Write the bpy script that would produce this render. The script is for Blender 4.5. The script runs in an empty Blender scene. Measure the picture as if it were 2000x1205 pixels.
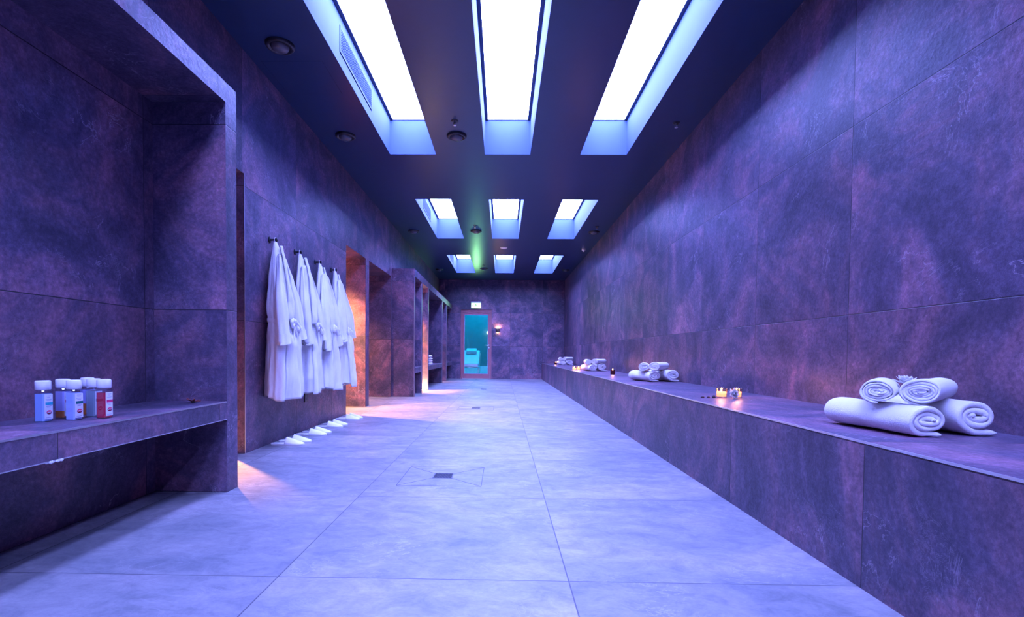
import bpy, math, random
from mathutils import Vector, Matrix, noise

SC = bpy.context.scene
COL = SC.collection
PI = math.pi

# ------------------------------------------------------------------ camera
CAM_YAW, CAM_PITCH, CAM_ROLL = -0.01758, -0.02739, 0.00883
FPX, CX, CY = 1002.38, 963.17, 717.82
def camera():
    cy, sy = math.cos(CAM_YAW), math.sin(CAM_YAW)
    f = Vector((sy*math.cos(CAM_PITCH), cy*math.cos(CAM_PITCH), math.sin(CAM_PITCH)))
    r = Vector((cy, -sy, 0.0)); u = r.cross(f)
    r2 = r*math.cos(CAM_ROLL) + u*math.sin(CAM_ROLL)
    u2 = -r*math.sin(CAM_ROLL) + u*math.cos(CAM_ROLL)
    cam = bpy.data.cameras.new('camera'); o = bpy.data.objects.new('camera', cam); COL.objects.link(o)
    m = Matrix(((r2.x, u2.x, -f.x, 0), (r2.y, u2.y, -f.y, 0), (r2.z, u2.z, -f.z, 0.78), (0, 0, 0, 1)))
    o.matrix_world = m
    cam.sensor_width = 36.0; cam.lens = FPX*36.0/2000.0
    cam.shift_x = (1000-CX)/2000.0; cam.shift_y = (CY-602.5)/2000.0
    cam.clip_start = 0.05; cam.clip_end = 100
    SC.camera = o
camera()

# ------------------------------------------------------------------ world, exposure
w = bpy.data.worlds.new('world'); SC.world = w; w.use_nodes = True
w.node_tree.nodes['Background'].inputs[0].default_value = (0.01, 0.01, 0.03, 1)
w.node_tree.nodes['Background'].inputs[1].default_value = 0.0
SC.view_settings.view_transform = 'Standard'
SC.view_settings.look = 'None'
SC.view_settings.exposure = 0.0
SC.view_settings.gamma = 1.0
SC.view_settings.use_curve_mapping = False
SC.cycles.max_bounces = 8
SC.cycles.diffuse_bounces = 4
SC.cycles.sample_clamp_indirect = 6.0
SC.cycles.caustics_reflective = False
SC.cycles.caustics_refractive = False

PANEL_COLOR = (0.245, 0.30, 1.0)      # violet blue light of the ceiling boxes
PANEL_POWER = 63.0
WARM = (1.0, 0.43, 0.10)

# ------------------------------------------------------------------ room dimensions (metres)
XL, XR, YF, HC = -1.958, 1.892, 15.783, 3.034
XB, HB = 1.215, 0.496
XU, XU2 = -1.514, -1.558
YBACK = -6.0
HD = 2.118
OPEN = [(2.905, 3.865), (6.40, 7.32), (7.505, 9.0), (9.985, 10.745), (13.36, 14.262)]
ROWS = [(-5.22, -2.65), (-0.95, 1.61), (3.315, 5.882), (7.577, 10.14), (11.846, 14.442)]
BOXX = [(-1.298, -0.773), (-0.2195, 0.2968), (0.858, 1.382)]
HP = 3.42

# ------------------------------------------------------------------ materials
def nt(name):
    m = bpy.data.materials.new(name); m.use_nodes = True
    t = m.node_tree; b = t.nodes['Principled BSDF']
    return m, t, b
def lk(t, a, b): t.links.new(a, b)
def mth(t, op, a, b=None, c=None, clamp=False):
    n = t.nodes.new('ShaderNodeMath'); n.operation = op; n.use_clamp = clamp
    for i, x in enumerate((a, b, c)):
        if x is None: continue
        if isinstance(x, (int, float)): n.inputs[i].default_value = x
        else: lk(t, x, n.inputs[i])
    return n.outputs[0]
def mixc(t, fac, a, b, mode='MIX'):
    n = t.nodes.new('ShaderNodeMix'); n.data_type = 'RGBA'; n.blend_type = mode
    for i, x in ((0, fac), (6, a), (7, b)):
        if isinstance(x, (int, float)): n.inputs[i].default_value = x
        elif isinstance(x, tuple): n.inputs[i].default_value = (*x, 1) if len(x) == 3 else x
        else: lk(t, x, n.inputs[i])
    return n.outputs[2]
def noi(t, vec, scale, detail=4, rough=0.55, dist=0.0):
    n = t.nodes.new('ShaderNodeTexNoise'); n.inputs['Scale'].default_value = scale
    n.inputs['Detail'].default_value = detail; n.inputs['Roughness'].default_value = rough
    n.inputs['Distortion'].default_value = dist
    lk(t, vec, n.inputs['Vector']); return n.outputs['Fac']
def ramp(t, fac, stops):
    n = t.nodes.new('ShaderNodeValToRGB'); e = n.color_ramp.elements
    e[0].position, e[0].color = stops[0][0], (*stops[0][1], 1)
    e[1].position, e[1].color = stops[-1][0], (*stops[-1][1], 1)
    for p, c in stops[1:-1]:
        x = e.new(p); x.color = (*c, 1)
    lk(t, fac, n.inputs[0]); return n.outputs[0]
def maprange(t, v, a, b, c, d):
    n = t.nodes.new('ShaderNodeMapRange'); n.clamp = True
    lk(t, v, n.inputs[0])
    for i, x in enumerate((a, b, c, d)): n.inputs[i+1].default_value = x
    return n.outputs[0]

def stone(name, ua, va, offu, offv, pu, pv, kind='dark', groutw=0.0022):
    """Large-format porcelain slabs: u and v are the world axes of the face, off the joint positions, p the pitch."""
    m, t, b = nt(name)
    g = t.nodes.new('ShaderNodeNewGeometry')
    sp = t.nodes.new('ShaderNodeSeparateXYZ'); lk(t, g.outputs['Position'], sp.inputs[0])
    ax = {'X': sp.outputs[0], 'Y': sp.outputs[1], 'Z': sp.outputs[2]}
    U = mth(t, 'DIVIDE', mth(t, 'SUBTRACT', ax[ua], offu), pu)
    V = mth(t, 'DIVIDE', mth(t, 'SUBTRACT', ax[va], offv), pv)
    fu, fv = mth(t, 'FLOOR', U), mth(t, 'FLOOR', V)
    du = mth(t, 'MULTIPLY', mth(t, 'ABSOLUTE', mth(t, 'SUBTRACT', U, mth(t, 'ROUND', U))), pu)
    dv = mth(t, 'MULTIPLY', mth(t, 'ABSOLUTE', mth(t, 'SUBTRACT', V, mth(t, 'ROUND', V))), pv)
    dist = mth(t, 'MINIMUM', du, dv)
    grout = maprange(t, dist, groutw*0.7, groutw*1.3, 1.0, 0.0)
    cb = t.nodes.new('ShaderNodeCombineXYZ'); lk(t, fu, cb.inputs[0]); lk(t, fv, cb.inputs[1])
    wn = t.nodes.new('ShaderNodeTexWhiteNoise'); wn.noise_dimensions = '3D'; lk(t, cb.outputs[0], wn.inputs['Vector'])
    sc = t.nodes.new('ShaderNodeVectorMath'); sc.operation = 'SCALE'; lk(t, wn.outputs['Color'], sc.inputs[0]); sc.inputs['Scale'].default_value = 40
    ad = t.nodes.new('ShaderNodeVectorMath'); ad.operation = 'ADD'; lk(t, g.outputs['Position'], ad.inputs[0]); lk(t, sc.outputs[0], ad.inputs[1])
    P = ad.outputs[0]
    tone = wn.outputs['Value']
    if kind == 'dark':
        big = noi(t, P, 1.5, 9, 0.68, 1.2)
        col = ramp(t, big, [(0.36, (0.056, 0.047, 0.088)), (0.46, (0.118, 0.086, 0.148)), (0.54, (0.205, 0.120, 0.180)), (0.66, (0.390, 0.180, 0.235))])
        med = noi(t, P, 7.0, 8, 0.72, 0.4)
        col = mixc(t, maprange(t, med, 0.36, 0.66, 0.0, 0.62), col, (0.038, 0.033, 0.062))
        fine = noi(t, P, 48.0, 8, 0.82)
        col = mixc(t, 0.85, col, ramp(t, fine, [(0.28, (0.38, 0.36, 0.42)), (0.5, (1.0, 1.0, 1.0)), (0.70, (1.9, 1.8, 1.8))]), 'MULTIPLY')
        # thin pale veins, only in places
        vn = noi(t, P, 2.1, 7, 0.62, 1.6)
        vein = mth(t, 'SUBTRACT', 1.0, maprange(t, mth(t, 'ABSOLUTE', mth(t, 'SUBTRACT', vn, 0.5)), 0.0, 0.006, 0.0, 1.0))
        mask = maprange(t, noi(t, P, 2.7, 3, 0.5), 0.54, 0.66, 0.0, 0.75)
        col = mixc(t, mth(t, 'MULTIPLY', vein, mask), col, (0.56, 0.45, 0.54))
        vn2 = noi(t, P, 11.0, 6, 0.7, 3.0)
        vein2 = mth(t, 'SUBTRACT', 1.0, maprange(t, mth(t, 'ABSOLUTE', mth(t, 'SUBTRACT', vn2, 0.5)), 0.0, 0.010, 0.0, 1.0))
        mask2 = maprange(t, noi(t, P, 3.1, 3, 0.5), 0.53, 0.66, 0.0, 0.8)
        col = mixc(t, mth(t, 'MULTIPLY', vein2, mask2), col, (0.36, 0.29, 0.36))
        var = mth(t, 'ADD', 0.80, mth(t, 'MULTIPLY', tone, 0.42))
        col = mixc(t, 1.0, col, maprange(t, var, 0, 2, 0, 2), 'MULTIPLY')
        gcol = (0.02, 0.016, 0.024)
        rough = maprange(t, fine, 0.3, 0.7, 0.50, 0.36)
        bstr, bsc = 0.42, 48.0
    else:
        st = t.nodes.new('ShaderNodeMapping'); st.vector_type = 'POINT'; lk(t, P, st.inputs[0])
        st.inputs['Scale'].default_value = (0.85, 1.25, 1.0); st.inputs['Rotation'].default_value = (0, 0, 0.35)
        Q = st.outputs[0]
        big = noi(t, Q, 1.6, 6, 0.6, 0.9)
        col = ramp(t, big, [(0.33, (0.150, 0.158, 0.180)), (0.5, (0.222, 0.216, 0.230)), (0.67, (0.325, 0.290, 0.305))])
        med = noi(t, Q, 9.0, 8, 0.72, 0.6)
        col = mixc(t, 0.7, col, ramp(t, med, [(0.33, (0.62, 0.65, 0.70)), (0.5, (1, 1, 1)), (0.68, (1.34, 1.31, 1.28))]), 'MULTIPLY')
        fine = noi(t, Q, 60.0, 5, 0.75)
        col = mixc(t, 0.5, col, ramp(t, fine, [(0.3, (0.7, 0.7, 0.74)), (0.6, (1.08, 1.08, 1.06))]), 'MULTIPLY')
        vn = noi(t, Q, 2.6, 7, 0.62, 1.8)
        vein = mth(t, 'SUBTRACT', 1.0, maprange(t, mth(t, 'ABSOLUTE', mth(t, 'SUBTRACT', vn, 0.5)), 0.0, 0.012, 0.0, 1.0))
        mask = maprange(t, noi(t, P, 2.2, 3, 0.5), 0.5, 0.65, 0.0, 0.6)
        col = mixc(t, mth(t, 'MULTIPLY', vein, mask), col, (0.42, 0.39, 0.42))
        var = mth(t, 'ADD', 0.93, mth(t, 'MULTIPLY', tone, 0.14))
        col = mixc(t, 1.0, col, maprange(t, var, 0, 2, 0, 2), 'MULTIPLY')
        gcol = (0.045, 0.042, 0.06)
        rough = maprange(t, med, 0.3, 0.7, 0.52, 0.40)
        bstr, bsc = 0.08, 40.0
    col = mixc(t, grout, col, gcol)
    lk(t, col, b.inputs['Base Color'])
    lk(t, rough, b.inputs['Roughness'])
    b.inputs['Specular IOR Level'].default_value = 0.5
    bp = t.nodes.new('ShaderNodeBump'); bp.inputs['Strength'].default_value = bstr; bp.inputs['Distance'].default_value = 0.004
    hh = mth(t, 'SUBTRACT', mth(t, 'ADD', noi(t, P, bsc, 6, 0.7), mth(t, 'MULTIPLY', noi(t, P, 9.0, 4, 0.6), 1.2)), mth(t, 'MULTIPLY', grout, 1.5))
    lk(t, hh, bp.inputs['Height']); lk(t, bp.outputs[0], b.inputs['Normal'])
    return m

def flat(name, col, rough=0.5, metal=0.0, spec=0.5, bump=0.0, bscale=60.0, var=0.0, trans=0.0, ior=1.45, sheen=0.0):
    m, t, b = nt(name)
    g = t.nodes.new('ShaderNodeTexCoord')
    if var > 0:
        n = noi(t, g.outputs['Object'], 9.0, 4, 0.6)
        lo = tuple(c*(1-var) for c in col); hi = tuple(min(1, c*(1+var)) for c in col)
        lk(t, ramp(t, n, [(0.3, lo), (0.7, hi)]), b.inputs['Base Color'])
    else:
        b.inputs['Base Color'].default_value = (*col, 1)
    b.inputs['Roughness'].default_value = rough; b.inputs['Metallic'].default_value = metal
    b.inputs['Specular IOR Level'].default_value = spec
    b.inputs['Transmission Weight'].default_value = trans; b.inputs['IOR'].default_value = ior
    if sheen: b.inputs['Sheen Weight'].default_value = sheen
    if bump > 0:
        bp = t.nodes.new('ShaderNodeBump'); bp.inputs['Strength'].default_value = bump; bp.inputs['Distance'].default_value = 0.003
        lk(t, noi(t, g.outputs['Object'], bscale, 5, 0.7), bp.inputs['Height']); lk(t, bp.outputs[0], b.inputs['Normal'])
    return m
def glow(name, col, power):
    m, t, b = nt(name)
    b.inputs['Base Color'].default_value = (*col, 1)
    b.inputs['Emission Color'].default_value = (*col, 1); b.inputs['Emission Strength'].default_value = power
    return m
def pane_mat(name, tint=(1, 1, 1), gloss=0.08):
    m = bpy.data.materials.new(name); m.use_nodes = True; t = m.node_tree
    t.nodes.remove(t.nodes['Principled BSDF'])
    tr = t.nodes.new('ShaderNodeBsdfTransparent'); tr.inputs[0].default_value = (*tint, 1)
    gl = t.nodes.new('ShaderNodeBsdfGlossy'); gl.inputs['Roughness'].default_value = 0.03
    fr = t.nodes.new('ShaderNodeLayerWeight'); fr.inputs[0].default_value = 0.5
    mx = t.nodes.new('ShaderNodeMixShader')
    f = mth(t, 'ADD', mth(t, 'MULTIPLY', mth(t, 'POWER', fr.outputs['Facing'], 4.0), 0.6), 0.02+gloss*0.2)
    lk(t, f, mx.inputs[0]); lk(t, tr.outputs[0], mx.inputs[1]); lk(t, gl.outputs[0], mx.inputs[2])
    lk(t, mx.outputs[0], t.nodes['Material Output'].inputs[0])
    return m
def panel_mat():
    m, t, b = nt('light_box_diffuser')
    g = t.nodes.new('ShaderNodeNewGeometry'); sp = t.nodes.new('ShaderNodeSeparateXYZ'); lk(t, g.outputs['Position'], sp.inputs[0])
    b.inputs['Base Color'].default_value = (0.6, 0.6, 0.65, 1); b.inputs['Roughness'].default_value = 0.5
    b.inputs['Emission Color'].default_value = (*PANEL_COLOR, 1)
    # rows of LED strips behind the acrylic: faintly brighter bands along the box
    s = mth(t, 'SINE', mth(t, 'MULTIPLY', sp.outputs[0], 24.0))
    lk(t, mth(t, 'ADD', PANEL_POWER, mth(t, 'MULTIPLY', s, PANEL_POWER*0.05)), b.inputs['Emission Strength'])
    return m

def stone3(base, ox, oy, oz, px, py, pz, kind='dark'):
    """three materials of one stone, for faces looking along X, Y and Z"""
    return [stone(base+'_facing_x', 'Y', 'Z', oy, oz, py, pz, kind),
            stone(base+'_facing_y', 'X', 'Z', ox, oz, px, pz, kind),
            stone(base+'_facing_z', 'X', 'Y', ox, oy, px, py, kind)]
M = {}
M['left'] = stone3('slab_left', XL, 4.85, 0.0, 1.005, 1.008, 1.013)
M['right'] = stone3('slab_right', 0.23, 2.851, -0.012, 1.005, 1.03, 1.02)
M['far'] = stone3('slab_far', 0.232, 0.0, -0.012, 1.002, 1.0, 1.015)
M['bench'] = stone3('slab_bench', XB-0.002, 1.73, HB+0.6, 1.005, 0.998, 1.2)
M['niche'] = stone3('slab_niche', XU+0.03, 2.722, 0.0, 1.4, 1.005, 1.005)
M['niche2'] = stone3('slab_niche_far', XU2+0.03, 9.05, 0.0, 1.4, 1.005, 1.02)
M['floor'] = stone('floor_slab', 'X', 'Y', -0.77, 1.746, 1.0055, 1.0055, 'light', 0.0022)
M['ceil'] = flat('ceiling_paint', (0.008, 0.032, 0.092), 0.30, bump=0.04, bscale=25, var=0.05)
M['well'] = flat('light_box_paint', (0.055, 0.086, 0.165), 0.8, spec=0.15, var=0.03)
M['slot'] = flat('dark_slot', (0.004, 0.005, 0.010), 0.9, spec=0.02)
M['panel'] = panel_mat()
M['black'] = flat('black_plastic', (0.012, 0.013, 0.018), 0.35, var=0.1)
M['darkgap'] = flat('dark_frame', (0.02, 0.03, 0.06), 0.6)
M['lens'] = flat('frosted_lens', (0.10, 0.10, 0.12), 0.25)
M['chrome'] = flat('chrome', (0.92, 0.92, 0.94), 0.30, 1.0)
M['steel'] = flat('brushed_steel', (0.62, 0.62, 0.66), 0.32, 1.0, bump=0.05, bscale=200)
M['towel'] = flat('terry_cloth', (0.93, 0.91, 0.89), 0.95, bump=1.0, bscale=190, var=0.03, sheen=0.25)
M['robe'] = flat('waffle_cotton', (0.93, 0.92, 0.90), 0.9, bump=0.9, bscale=130, var=0.03, sheen=0.2)
M['slipper'] = flat('white_slipper_cloth', (0.92, 0.91, 0.90), 0.9, bump=0.4, bscale=200)
M['sole'] = flat('slipper_sole', (0.62, 0.62, 0.64), 0.8)
M['white'] = flat('white_plastic', (0.80, 0.80, 0.82), 0.4, var=0.02)
M['petal'] = bpy.data.materials.new('white_petal'); M['petal'].use_nodes = True
_t = M['petal'].node_tree; _p = _t.nodes['Principled BSDF']; _p.inputs['Base Color'].default_value = (0.93, 0.92, 0.90, 1); _p.inputs['Roughness'].default_value = 0.6
_tl = _t.nodes.new('ShaderNodeBsdfTranslucent'); _tl.inputs[0].default_value = (0.93, 0.92, 0.90, 1)
_mx = _t.nodes.new('ShaderNodeMixShader'); _mx.inputs[0].default_value = 0.45
_t.links.new(_p.outputs[0], _mx.inputs[1]); _t.links.new(_tl.outputs[0], _mx.inputs[2]); _t.links.new(_mx.outputs[0], _t.nodes['Material Output'].inputs[0])
M['glass'] = pane_mat('clear_glass')
M['door_wood'] = flat('door_frame_lacquer', (0.42, 0.16, 0.17), 0.45, var=0.08, bump=0.05, bscale=30)
M['teal_wall'] = flat('spa_room_plaster', (0.26, 0.30, 0.32), 0.8, var=0.05)
M['teal_floor'] = flat('spa_room_floor', (0.85, 0.88, 0.88), 0.35, var=0.08)

# ------------------------------------------------------------------ mesh helpers
class MB:
    def __init__(s): s.v = []; s.f = []; s.m = []; s.sm = []
    def add(s, vs, fs, mi=0, smooth=False):
        o = len(s.v); s.v += [tuple(p) for p in vs]
        for k, f in enumerate(fs):
            s.f.append([i+o for i in f]); s.m.append(mi[k] if isinstance(mi, list) else mi); s.sm.append(smooth)
    def box(s, x0, x1, y0, y1, z0, z1, mi=0, axis=False):
        """axis=True gives faces looking along X, Y, Z material slots 0, 1, 2"""
        x0, x1 = sorted((x0, x1)); y0, y1 = sorted((y0, y1)); z0, z1 = sorted((z0, z1))
        v = [(x, y, z) for z in (z0, z1) for y in (y0, y1) for x in (x0, x1)]
        f = [(0, 2, 3, 1), (4, 5, 7, 6), (0, 1, 5, 4), (2, 6, 7, 3), (0, 4, 6, 2), (1, 3, 7, 5)]
        s.add(v, f, [2, 2, 1, 1, 0, 0] if axis else mi)
    def xbox(s, mat, sx, sy, sz, mi=0):
        v = [mat @ Vector((x*sx/2, y*sy/2, z*sz/2)) for z in (-1, 1) for y in (-1, 1) for x in (-1, 1)]
        f = [(0, 2, 3, 1), (4, 5, 7, 6), (0, 1, 5, 4), (2, 6, 7, 3), (0, 4, 6, 2), (1, 3, 7, 5)]
        s.add(v, f, mi)
    def lathe(s, prof, n=32, c=(0, 0, 0), mi=0, smooth=True, mat=None, sx=1, sy=1):
        """prof: (r, z) pairs bottom to top; ends with r=0 close"""
        mt = mat or Matrix.Translation(c); vs = []; fs = []
        idx = []
        for r, z in prof:
            if r <= 1e-7: idx.append([len(vs)]); vs.append(mt @ Vector((0, 0, z)))
            else:
                row = []
                for k in range(n):
                    a = 2*PI*k/n; row.append(len(vs)); vs.append(mt @ Vector((r*sx*math.cos(a), r*sy*math.sin(a), z)))
                idx.append(row)
        for a, b in zip(idx, idx[1:]):
            if len(a) == 1 and len(b) == 1: continue
            for k in range(n):
                k2 = (k+1) % n
                if len(a) == 1: fs.append((a[0], b[k2], b[k]))
                elif len(b) == 1: fs.append((a[k], a[k2], b[0]))
                else: fs.append((a[k], a[k2], b[k2], b[k]))
        s.add(vs, fs, mi, smooth)
    def tube(s, pts, r, n=8, mi=0, closed=False, flatten=1.0):
        pts = [Vector(p) for p in pts]; N = len(pts); vs = []; fs = []
        rr = r if isinstance(r, list) else [r]*N
        up0 = None
        for i, p in enumerate(pts):
            a = pts[(i-1) % N] if (closed or i > 0) else p; b = pts[(i+1) % N] if (closed or i < N-1) else p
            d = (b-a).normalized()
            if up0 is None:
                up0 = Vector((0, 0, 1)) if abs(d.z) < 0.9 else Vector((1, 0, 0))
            sd = d.cross(up0).normalized(); up = sd.cross(d).normalized(); up0 = up
            for k in range(n):
                t = 2*PI*k/n; vs.append(p + sd*math.cos(t)*rr[i] + up*math.sin(t)*rr[i]*flatten)
        for i in range(N if closed else N-1):
            j = (i+1) % N
            for k in range(n):
                k2 = (k+1) % n; fs.append((i*n+k, i*n+k2, j*n+k2, j*n+k))
        if not closed:
            fs.append(tuple(range(n-1, -1, -1))); fs.append(tuple((N-1)*n+k for k in range(n)))
        s.add(vs, fs, mi, True)
    def grid(s, rows, mi=0, smooth=True, closed=False, cap=False):
        n = len(rows[0]); vs = [p for r in rows for p in r]; fs = []
        for i in range(len(rows)-1):
            for k in range(n if closed else n-1):
                k2 = (k+1) % n; fs.append((i*n+k, i*n+k2, (i+1)*n+k2, (i+1)*n+k))
        if cap:
            fs.append(tuple(range(n-1, -1, -1))); fs.append(tuple((len(rows)-1)*n+k for k in range(n)))
        s.add(vs, fs, mi, smooth)
    def prism(s, poly, y0, y1, mi=0, mat=None):
        """poly in (x, z), swept from y0 to y1"""
        n = len(poly); mt = mat or Matrix()
        vs = [mt @ Vector((x, y0, z)) for x, z in poly] + [mt @ Vector((x, y1, z)) for x, z in poly]
        fs = [tuple(range(n)), tuple(range(2*n-1, n-1, -1))] + [(i, i+n, (i+1) % n+n, (i+1) % n) for i in range(n)]
        s.add(vs, fs, mi)
    def data(s, name, mats):
        me = bpy.data.meshes.new(name); me.from_pydata(s.v, [], s.f)
        for m in (mats if isinstance(mats, list) else [mats]): me.materials.append(m)
        for p, mi, sm in zip(me.polygons, s.m, s.sm): p.material_index = mi; p.use_smooth = sm
        me.validate(); me.update(); return me
    def build(s, name, mats, parent=None, bevel=0, label=None):
        o = bpy.data.objects.new(name, s.data(name, mats)); COL.objects.link(o)
        if parent: o.parent = parent
        if bevel:
            b = o.modifiers.new('bevel', 'BEVEL'); b.width = bevel; b.segments = 2; b.limit_method = 'ANGLE'; b.angle_limit = 0.7
        if label: o['label'] = label
        return o
def tag(o, label, cat, group=None, kind=None):
    o['label'] = label; o['category'] = cat
    if group: o['group'] = group
    if kind: o['kind'] = kind
    return o
def thing(name, label, cat, loc=(0, 0, 0), rz=0, group=None):
    o = bpy.data.objects.new(name, None); COL.objects.link(o); o.empty_display_size = 0.05
    o.location = loc; o.rotation_euler = (0, 0, rz)
    return tag(o, label, cat, group)
def struct(o): o['kind'] = 'structure'; return o
def dup(root, loc=None, rz=None, label=None, group=None):
    def cp(o, par):
        c = o.copy(); COL.objects.link(c)
        if par: c.parent = par
        for ch in [x for x in o.children]: cp(ch, c)
        return c
    r = cp(root, None)
    if loc is not None: r.location = loc
    if rz is not None: r.rotation_euler = (0, 0, rz)
    if label: r['label'] = label
    if group: r['group'] = group
    return r
def lamp(name, kind, loc, energy, color, size=0.1, rot=None, parent=None, **k):
    L = bpy.data.lights.new(name, kind); L.energy = energy; L.color = color
    if kind == 'AREA': L.size = size
    else: L.shadow_soft_size = size
    for a, v in k.items(): setattr(L, a, v)
    o = bpy.data.objects.new(name, L); COL.objects.link(o); o.location = loc
    if rot: o.rotation_euler = rot
    if parent: o.parent = parent
    return o

# ------------------------------------------------------------------ the shell
b = MB(); b.box(-4.4, XR+0.15, YBACK-0.15, YF+0.0, -0.1, 0.0); struct(b.build('floor', M['floor']))
# ceiling with the nine (and more, behind) rectangular holes
b = MB()
xs = [XL-0.02] + [x for p in BOXX for x in p] + [XR+0.02]
ys = [YBACK] + [y for p in ROWS for y in p] + [YF]
for i in range(len(xs)-1):
    for j in range(len(ys)-1):
        if i % 2 == 1 and j % 2 == 1: continue
        b.box(xs[i], xs[i+1], ys[j], ys[j+1], HC, HC+0.05)
struct(b.build('ceiling', M['ceil']))
b = MB(); ys = YBACK
WT = 4.35
edges = [YBACK] + [y for p in OPEN for y in p] + [YF]
for i in range(0, len(edges), 2):
    if i == 2:
        b.box(XL-0.17, XL, edges[i], 5.6, 0, HC+0.4, axis=True); b.box(-WT, XL, 5.6, edges[i+1], 0, HC+0.4, axis=True)
        b.box(-WT, XL-0.17, edges[i], 5.6, HD, HC+0.4, axis=True)
    else: b.box(-WT, XL, edges[i], edges[i+1], 0, HC+0.4, axis=True)
for a, c in OPEN: b.box(-WT, XL, a, c, HD, HC+0.4, axis=True)
b.box(-WT-0.1, -WT, 2.5, YF, 0, HC, axis=True)
struct(b.build('wall_left', M['left']))
b = MB(); b.box(XR, XR+0.15, YBACK, YF, 0, HC+0.4, axis=True); struct(b.build('wall_right', M['right']))
b = MB(); b.box(-WT, XR+0.15, YBACK-0.15, YBACK, 0, HC+0.4, axis=True); struct(b.build('wall_back', M['far']))
DX0, DX1 = -1.284, -0.333
b = MB()
b.box(-WT, DX0, YF, YF+0.2, 0, HC+0.4, axis=True); b.box(DX1, XR+0.15, YF, YF+0.2, 0, HC+0.4, axis=True)
b.box(DX0, DX1, YF, YF+0.2, HD, HC+0.4, axis=True)
struct(b.build('wall_front', M['far']))
b = MB(); b.box(XL+0.0005, XL+0.004, 3.864, 3.872, 0, HD); struct(b.build('trim_1', M['steel']))

# room beyond the glass door
b = MB(); b.box(-4.0, 1.5, YF, 19.6, -0.1, 0.0, 0); struct(b.build('floor_spa_room', M['teal_floor']))
b = MB()
b.box(-4.0, 1.5, 19.5, 19.6, 0, 2.9); b.box(-4.1, -4.0, YF+0.2, 19.6, 0, 2.9); b.box(1.5, 1.6, YF+0.2, 19.6, 0, 2.9)
struct(b.build('wall_spa_room', M['teal_wall']))
b = MB(); b.box(-4.1, 1.6, YF+0.2, 19.6, 2.9, 3.0); struct(b.build('ceiling_spa_room', M['teal_wall']))
b = MB(); b.box(-4.0, 1.5, 19.42, 19.5, 0, 0.30); struct(b.build('baseboard_spa_room', M['teal_floor']))
lamp('teal_ceiling_light', 'AREA', (-0.9, 18.3, 2.85), 120, (0.0, 0.34, 0.70), 1.6)

# ------------------------------------------------------------------ ceiling light boxes
SIDE = ['left', 'middle', 'right']
ROWN = [None, 'over the foreground, cut off by the frame', 'in the nearest row', 'in the second row', 'in the farthest row']
def light_box(x0, x1, y0, y1, label):
    cx, cy = (x0+x1)/2, (y0+y1)/2; hx, hy = (x1-x0)/2, (y1-y0)/2; dz = HP-HC
    t = thing('ceiling_light_box', label, 'ceiling light', (cx, cy, HC), 0, 'recessed light boxes in the ceiling')
    g = 0.0015; T = 0.02
    b = MB()
    b.box(-hx, -hx+g, -hy, hy, 0, dz+0.04); b.box(hx-g, hx, -hy, hy, 0, dz+0.04)
    b.box(-hx+g, hx-g, -hy, -hy+g, 0, dz+0.04); b.box(-hx+g, hx-g, hy-g, hy, 0, dz+0.04)
    # outer shell, above the ceiling board only
    b.box(-hx-T, -hx, -hy-T, hy+T, 0.051, dz+0.04); b.box(hx, hx+T, -hy-T, hy+T, 0.051, dz+0.04)
    b.box(-hx, hx, -hy-T, -hy, 0.051, dz+0.04); b.box(-hx, hx, hy, hy+T, 0.051, dz+0.04)
    b.build('housing', M['well'], t)
    b = MB(); b.box(-hx, hx, -hy, hy, dz+0.035, dz+0.05)
    fw = 0.034
    for q in ((-hx+g, -hx+fw, -hy+g, hy-g), (hx-fw, hx-g, -hy+g, hy-g), (-hx+fw, hx-fw, -hy+g, -hy+0.01), (-hx+fw, hx-fw, hy-0.01, hy-g)):
        b.box(*q, dz-0.004, dz+0.03)
    b.build('panel_frame', M['darkgap'], t)
    b = MB(); b.box(-hx+fw, hx-fw, -hy+0.01, hy-0.01, dz+0.002, dz+0.02); b.build('diffuser_panel', M['panel'], t)
    return t
for r, (y0, y1) in enumerate(ROWS):
    for c, (x0, x1) in enumerate(BOXX):
        if r >= 2:
            where = ['nearest row', 'second row', 'farthest row'][r-2]
            side = ['on the bathrobe side', 'in the middle', 'on the towel bench side'][c]
            lb = 'glowing white ceiling light box %s of the %s' % (side, where)
        else:
            lb = 'recessed ceiling light box above the near end of the corridor, outside the photo'
        light_box(x0, x1, y0, y1, lb)

def air_vent(y0, y1, z0, z1, label):
    L, H = y1-y0, z1-z0
    t = thing('air_vent_grille', label, 'vent', (BOXX[0][0]+0.0015, (y0+y1)/2, z0), 0, 'air vents in the light boxes')
    b = MB(); fw = 0.018
    for q in ((-L/2, L/2, 0, fw), (-L/2, L/2, H-fw, H), (-L/2, -L/2+fw, fw, H-fw), (L/2-fw, L/2, fw, H-fw)):
        b.box(0, 0.006, q[0], q[1], q[2], q[3])
    b.build('vent_frame', M['well'], t)
    b = MB(); b.box(0, 0.0008, -L/2+fw, L/2-fw, fw, H-fw); b.build('back_plate', M['slot'], t)
    b = MB(); n = 8
    for k in range(n):
        z = fw + (H-2*fw)*(k+0.5)/n
        b.xbox(Matrix.Translation((0.003, 0, z)) @ Matrix.Rotation(0.15, 4, 'Y'), 0.005, L-2*fw, 0.0075)
    b.build('slats', M['well'], t)
    b = MB()
    for q in ((-L/2-0.006, L/2+0.006, -0.006, 0), (-L/2-0.006, L/2+0.006, H, H+0.006), (-L/2-0.006, -L/2, 0, H), (L/2, L/2+0.006, 0, H)):
        b.box(0, 0.002, q[0], q[1], q[2], q[3])
    b.build('shadow_gap', M['slot'], t)
air_vent(4.067, 5.04, 3.135, 3.335, 'slatted air vent in the side of the nearest left light box')
air_vent(8.29, 9.18, 3.12, 3.32, 'slatted air vent in the side of the second left light box')
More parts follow.
